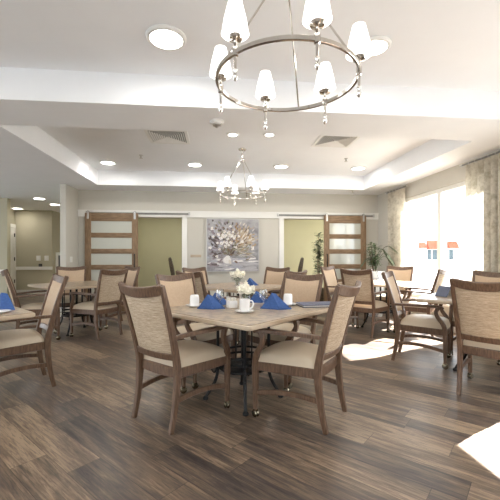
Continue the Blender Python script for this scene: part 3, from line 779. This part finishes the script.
def saucer(x, d, label, src=[None]):
    X_, Y_ = R(x, d)
    if src[0] is not None: o = src[0].copy(); C.objects.link(o)
    else:
        o = MB().lathe([(.002, .0), (.045, 0), (.075, .010), (.079, .014), (.074, .0145), (.045, .006), (.002, .005)], 32).build('saucer', 'china'); src[0] = o
    o.location = (X_, Y_, ZT); return tag(o, label, 'saucer', 'white china saucers')
saucer(-.485, 3.06, 'white saucer under the upside-down mug at left of the front table')
saucer(-.042, 2.74, 'white saucer under the upright cup at the front corner of the table')
saucer(.34, 3.14, 'white saucer under the mug beside the dark menu')
saucer(-1.94, 2.71, 'white saucer beside the napkin on the table at the left edge')
def mug(x, d, rz, label, up, src=[None]):
    X_, Y_ = R(x, d)
    if src[0] is None:
        t = thing('mug', (0, 0, 0), 0, label, 'mug', 'white china mugs')
        MB().lathe([(.002, .0), (.030, 0), (.037, .008), (.0405, .03), (.042, .095), (.0395, .095), (.038, .03), (.03, .010), (.002, .008)], 28).build('body', 'china', t)
        MB().tube(spline([(.037, 0, .078), (.06, 0, .080), (.070, 0, .055), (.058, 0, .028), (.038, 0, .022)], 5), .0052, 8).build('handle', 'china', t)
        src[0] = t
    else: t = dup(src[0], (0, 0, 0), 0, label)
    t.rotation_euler = (0, 0, rz) if up else (PI, 0, rz)
    t.location = (X_, Y_, ZT+.0065 if up else ZT+.0065+.095); t['label'] = label; return t
mug(-.042, 2.74, .15, 'upright white cup with handle at the front corner of the front table', True)
mug(-.485, 3.06, 2.0, 'white mug upside down on a saucer at left of the front table', False)
mug(.34, 3.14, 1.9, 'white mug upside down beside the dark menu on the front table', False)

X_, Y_ = R(-.155, 2.97)
t = thing('sugar_caddy', (X_, Y_, ZT), .4, 'small white china caddy beside the rose vase', 'caddy')
MB().box(-.04, .04, -.032, .032, 0, .062).build('body', 'china', t, bevel=.006)
for k in range(5): MB().obox((-.026+k*.013, 0, .062), (.003, .05, .05), Matrix.Rotation(.1*(k-2), 3, 'Y')).build('packet', 'plastic' if k % 2 else 'petal', t, smooth=False)
for k, (px, pd, nm, lb) in enumerate(((-.195, 3.10, 'salt_shaker', 'small glass shaker behind the sugar caddy'), )):
    X_, Y_ = R(px, pd); t = thing(nm, (X_, Y_, ZT), 0, lb, 'shaker')
    MB().lathe([(.002, 0), (.02, 0), (.021, .01), (.017, .05), (.014, .06)], 16).build('body', 'vase_glass', t)
    MB().lathe([(.016, .058), (.017, .07), (.010, .082), (.002, .084)], 16).build('cap', 'steel', t)

def wine_glass(x, d, label, src=[None]):
    X_, Y_ = R(x, d)
    if src[0] is not None: o = src[0].copy(); C.objects.link(o)
    else:
        o = MB().lathe([(.002, 0), (.034, .001), (.034, .003), (.008, .007), (.0045, .02), (.0045, .048), (.012, .058), (.031, .075), (.0375, .10), (.036, .13), (.033, .15), (.0315, .15), (.0345, .13), (.0357, .10), (.029, .077), (.01, .062), (.002, .060)], 28).build('water_goblet', 'vase_glass'); src[0] = o
    o.location = (X_, Y_, ZT); return tag(o, label, 'glass', 'stemmed glasses')
wine_glass(-.262, 3.05, 'stemmed glass behind the front left napkin')
wine_glass(.118, 3.05, 'stemmed glass left of the front right napkin')

def rose_bunch(x, d, label, n, spread, zc, rr_, hv, seed, green):
    X_, Y_ = R(x, d); rnd = random.Random(seed)
    t = thing('flower_vase', (X_, Y_, ZT), 0, label, 'vase of flowers')
    MB().lathe([(.002, .0), (.036, 0), (.040, .006), (.038, .05), (.044, hv), (.0415, hv), (.0355, .05), (.036, .012), (.002, .01)], 28).build('vase', 'vase_glass', t)
    pos = [(0, 0, zc+.02)]+[(spread*math.cos(2*PI*k/(n-1)+.4), spread*math.sin(2*PI*k/(n-1)+.4), zc-.012+rnd.uniform(-.008, .008)) for k in range(n-1)]
    for (px, py, pz) in pos:
        st = MB().tube(spline([(px*.2, py*.2, .015), (px*.45, py*.45, hv), (px, py, pz-.01)], 4), .0025, 6).build('stem', 'leaf', t)
        f_ = MB(); out = Vector((px, py, .06)).normalized() if (px or py) else Vector((0, 0, 1))
        q = Vector((0, 0, 1)).rotation_difference(out).to_matrix()
        for ring_, (np_, rad, tilt, zz) in enumerate(((3, .008, 1.35, .010), (4, .016, 1.1, .004), (5, .024, .8, 0), (6, .032, .5, -.006))):
            for k in range(np_):
                an = 2*PI*k/np_+ring_*.7+rnd.uniform(-.1, .1); s_ = rr_/.04
                def pf(u, v, an=an, rad=rad, tilt=tilt, zz=zz):
                    a = (u-.5)*2*.62*(.4+.9*math.sin(PI*min(.9, v*.62+.15))); rr2 = rad*(.25+.75*v); z2 = zz+.034*v*math.sin(tilt)-.012*v*v*(1.4-tilt)
                    return Vector(pos_) + q @ (Vector((rr2*math.cos(an+a), rr2*math.sin(an+a), z2))*s_)
                pos_ = (px, py, pz); f_.grid(pf, 5, 4)
        f_.lathe([(.001, -.012*rr_/.04), (.012*rr_/.04, -.008*rr_/.04), (.018*rr_/.04, .004*rr_/.04), (.013*rr_/.04, .018*rr_/.04), (.001, .022*rr_/.04)], 10, (px, py, pz))
        f_.build('rose', 'petal', t, angle=180, recalc=False)
    lv = MB()
    for k in range(green):
        an = rnd.uniform(0, 2*PI); r0 = rnd.uniform(.02, spread+.012); z0 = rnd.uniform(hv-.01, zc-.012); ln = rnd.uniform(.03, .05)
        dirv = Vector((math.cos(an), math.sin(an), rnd.uniform(-.3, .5))).normalized(); sd = dirv.cross(Vector((0, 0, 1))).normalized()
        b0 = Vector((r0*math.cos(an), r0*math.sin(an), z0))
        lv.add([b0, b0+dirv*ln*.5+sd*ln*.26, b0+dirv*ln, b0+dirv*ln*.5-sd*ln*.26], [(0, 1, 2, 3)])
    o = lv.build('leaves', 'leaf', t, smooth=False, recalc=False); o['kind'] = 'stuff'
rose_bunch(-.035, 2.98, 'clear vase of white roses in the middle of the front table', 8, .045, .158, .050, .105, 1, 40)
rose_bunch(-.185, 5.12, 'low vase of white flowers with green leaves on the back centre table', 9, .068, .175, .064, .085, 2, 130)

X_, Y_ = R(.60, 3.10)
t = thing('menu_folder', (X_, Y_, ZT), yaw(.985, .17)+PI/2, 'dark navy folder lying at the right corner of the front table', 'menu')
MB().box(-.17, .17, -.11, .11, 0, .006).build('cover', 'navy', t, bevel=.002)
MB().box(-.165, .165, -.105, .105, .006, .016).build('pages', 'plastic', t, smooth=False)
MB().box(-.17, .17, -.11, .11, .016, .022).build('cover', 'navy', t, bevel=.002)
X_, Y_ = R(2.13, 3.82)
t = thing('menu_stand', (X_, Y_, ZT), -1.25, 'dark navy tented card on the right edge table against the window', 'menu')
MB().obox((0, -.035, .055), (.14, .006, .128), Matrix.Rotation(-.55, 3, 'X')).build('panel', 'navy', t, smooth=False)
MB().obox((0, .035, .055), (.14, .006, .128), Matrix.Rotation(.55, 3, 'X')).build('panel', 'plastic', t, smooth=False)

# ================================================================ PLANTS
def leafpoly(mb, b0, dirv, ln, wd, droop=.2):
    dirv = dirv.normalized(); sd = dirv.cross(Vector((0, 0, 1)))
    sd = sd.normalized() if sd.length > .01 else Vector((1, 0, 0))
    pts = []
    for t_, w_ in ((0, .08), (.25, .8), (.5, 1), (.78, .6), (1, .03)):
        c = b0+dirv*ln*t_+Vector((0, 0, -droop*ln*t_*t_)); pts += [c-sd*wd*w_/2, c+Vector((0, 0, -wd*.08)), c+sd*wd*w_/2]
    F = []
    for i in range(4): F += [(3*i, 3*i+1, 3*i+4, 3*i+3), (3*i+1, 3*i+2, 3*i+5, 3*i+4)]
    mb.add(pts, F)
def potted_plant(X_, Y_, label, pot_prof, pot_mat, soil, stems, seed, fronds):
    rnd = random.Random(seed); t = thing('potted_plant', (X_, Y_, 0), 0, label, 'potted plant')
    MB().lathe(pot_prof, 36).build('planter', pot_mat, t)
    MB().lathe([(.002, soil[1]), (soil[0], soil[1]), (soil[0], soil[1]+.01), (.002, soil[1]+.015)], 24).build('soil', 'soil', t)
    lv = MB(); 
    for (sx, sy, ht, nl, ls) in stems:
        p0 = Vector((sx*.3, sy*.3, soil[1])); p1 = Vector((sx*.6, sy*.6, soil[1]+ht*.5)); p2 = Vector((sx, sy, soil[1]+ht))
        MB().tube(spline([p0, p1, p2], 4), lerp_list([.010, .008, .004], 4), 7).build('stem', 'bark', t)
        for k in range(nl):
            f_ = .3+.7*rnd.random(); b0 = p0.lerp(p2, f_); an = rnd.uniform(0, 2*PI)
            b0 = b0+Vector((math.cos(an), math.sin(an), 0))*rnd.uniform(0, .07)
            leafpoly(lv, b0, Vector((math.cos(an), math.sin(an), rnd.uniform(-.1, .8))), rnd.uniform(.7, 1.2)*ls, ls*.46, .35)
    o = lv.build('foliage', 'leaf', t, angle=180, recalc=False); o['kind'] = 'stuff'
    for (an, ln, up, dr) in fronds:
        f_ = MB(); pts = [Vector((0, 0, soil[1])), Vector((.25*ln*math.cos(an), .25*ln*math.sin(an), soil[1]+up*.75)), Vector((.6*ln*math.cos(an), .6*ln*math.sin(an), soil[1]+up)), Vector((ln*math.cos(an), ln*math.sin(an), soil[1]+up-dr))]
        sp = spline(pts, 6); f_.tube(sp, .004, 6)
        for i in range(6, len(sp)-1):
            d_ = sp[i+1]-sp[i]; sd = Vector((-math.sin(an), math.cos(an), 0))
            for s_ in (-1, 1): leafpoly(f_, sp[i], d_.normalized()*.8+sd*s_*.5, .10, .016, .4)
        f_.build('frond', 'leaf2', t, angle=180, recalc=False)
X_, Y_ = R(2.50, 7.0)
potted_plant(X_, Y_, 'bushy plant with arching fronds in a tall mottled white planter in the window corner',
    [(.002, 0), (.13, 0), (.14, .02), (.165, .5), (.185, .88), (.185, .90), (.165, .90), (.155, .8), (.002, .8)], 'pot', (.16, .84),
    [(-.08, .02, .62, 110, .085), (-.02, -.05, .58, 100, .085), (-.14, -.05, .48, 90, .085), (.03, .03, .36, 60, .08)], 4,
    [(-.3, .40, .56, .10), (.25, .30, .50, .10), (-.8, .36, .42, .18), (-.1, .34, .36, .14), (2.9, .25, .3, .1)])
X_, Y_ = R(1.72, 8.75)
potted_plant(X_, Y_, 'tall leafy plant in the right hall opening, half hidden by the right barn door',
    [(.002, 0), (.13, 0), (.14, .02), (.18, .38), (.18, .40), (.16, .40), (.15, .34), (.002, .34)], 'dark', (.155, .36),
    [(0, 0, 1.42, 170, .10), (.06, .05, 1.30, 150, .10), (-.06, -.03, 1.2, 140, .10)], 9, [])

# ================================================================ OUTSIDE
struct(MB().box(XR+.3, 140, -60, 140, -.25, -.12), 'ground', 'concrete', smooth=False)
def out(px, d): return R((px-250)/350*d, d)
c0 = out(405, 58); c1 = out(475, 58)
bx = Vector((c1[0]-c0[0], c1[1]-c0[1], 0)); BL = bx.length; brz = math.atan2(bx.y, bx.x)
t = thing('store_building', (c0[0], c0[1], -.12), brz, 'white store building with orange awnings seen through the window', 'building')
sc = BL/70.
def U_(px): return (px-405)*sc
MB().box(-6, BL+8, 0, 9, 0, 6.2).build('walls', 'stucco', t, smooth=False)
for a, b_, z0, z1 in ((418.5, 425, 2.65, 3.6), (426.5, 438.5, 2.45, 3.95), (447, 456.5, 2.6, 3.75)):
    aw = MB(); x0, x1 = U_(a), U_(b_)
    aw.add([(x0, 0, z1), (x1, 0, z1), (x1, -.9, z0), (x0, -.9, z0), (x0, 0, z0), (x1, 0, z0)], [(0, 3, 2, 1), (0, 4, 3), (1, 2, 5), (3, 4, 5, 2), (0, 1, 5, 4)])
    aw.build('awning', 'orange', t, smooth=False)
for a, b_ in ((427.5, 431), (432.5, 437), (449, 453)):
    MB().box(U_(a), U_(b_), -.06, .05, .7, 2.35).build('window', 'shopglass', t, smooth=False)
rf = MB(); x0, x1 = U_(447), U_(463)
rf.add([(x0, -.6, 4.4), (x1, -.6, 4.4), (x1, .4, 5.7), (x0, .4, 5.7), (x0, .4, 4.4), (x1, .4, 4.4)], [(0, 1, 2, 3), (0, 3, 4), (1, 5, 2), (0, 4, 5, 1), (3, 2, 5, 4)])
rf.build('porch_roof', 'slate', t, smooth=False)

# ================================================================ LIGHT
w = bpy.data.worlds.new('World'); scn.world = w; w.use_nodes = True
bg = w.node_tree.nodes['Background']; bg.inputs[0].default_value = (.88, .945, 1.0, 1); bg.inputs[1].default_value = 2.9
sl = bpy.data.lights.new('sun', 'SUN'); sl.energy = 26; sl.angle = .009; sl.color = (1, .99, .98)
so = bpy.data.objects.new('sun', sl); C.objects.link(so)
so.rotation_euler = Vector((.91*.745, .42*.745, .667)).to_track_quat('Z', 'Y').to_euler()

cam = bpy.data.cameras.new('camera'); co = bpy.data.objects.new('camera', cam); C.objects.link(co)
cam.sensor_width = 36; cam.lens = 36*350/500; cam.shift_y = .012; cam.clip_start = .05; cam.clip_end = 300
co.location = (0, 0, CAM_H); co.rotation_euler = (PI/2, 0, -TH)
scn.camera = co
vs_ = scn.view_settings
scn.display_settings.display_device = 'sRGB'
vs_.view_transform = 'Standard'; vs_.look = 'None'; vs_.gamma = 1; vs_.use_curve_mapping = False; vs_.exposure = 1.40
scn.cycles.use_denoising = True; scn.cycles.max_bounces = 10; scn.cycles.diffuse_bounces = 6; scn.cycles.glossy_bounces = 4
scn.cycles.transparent_max_bounces = 16; scn.cycles.sample_clamp_indirect = 20
scn.cycles.caustics_reflective = False; scn.cycles.caustics_refractive = False
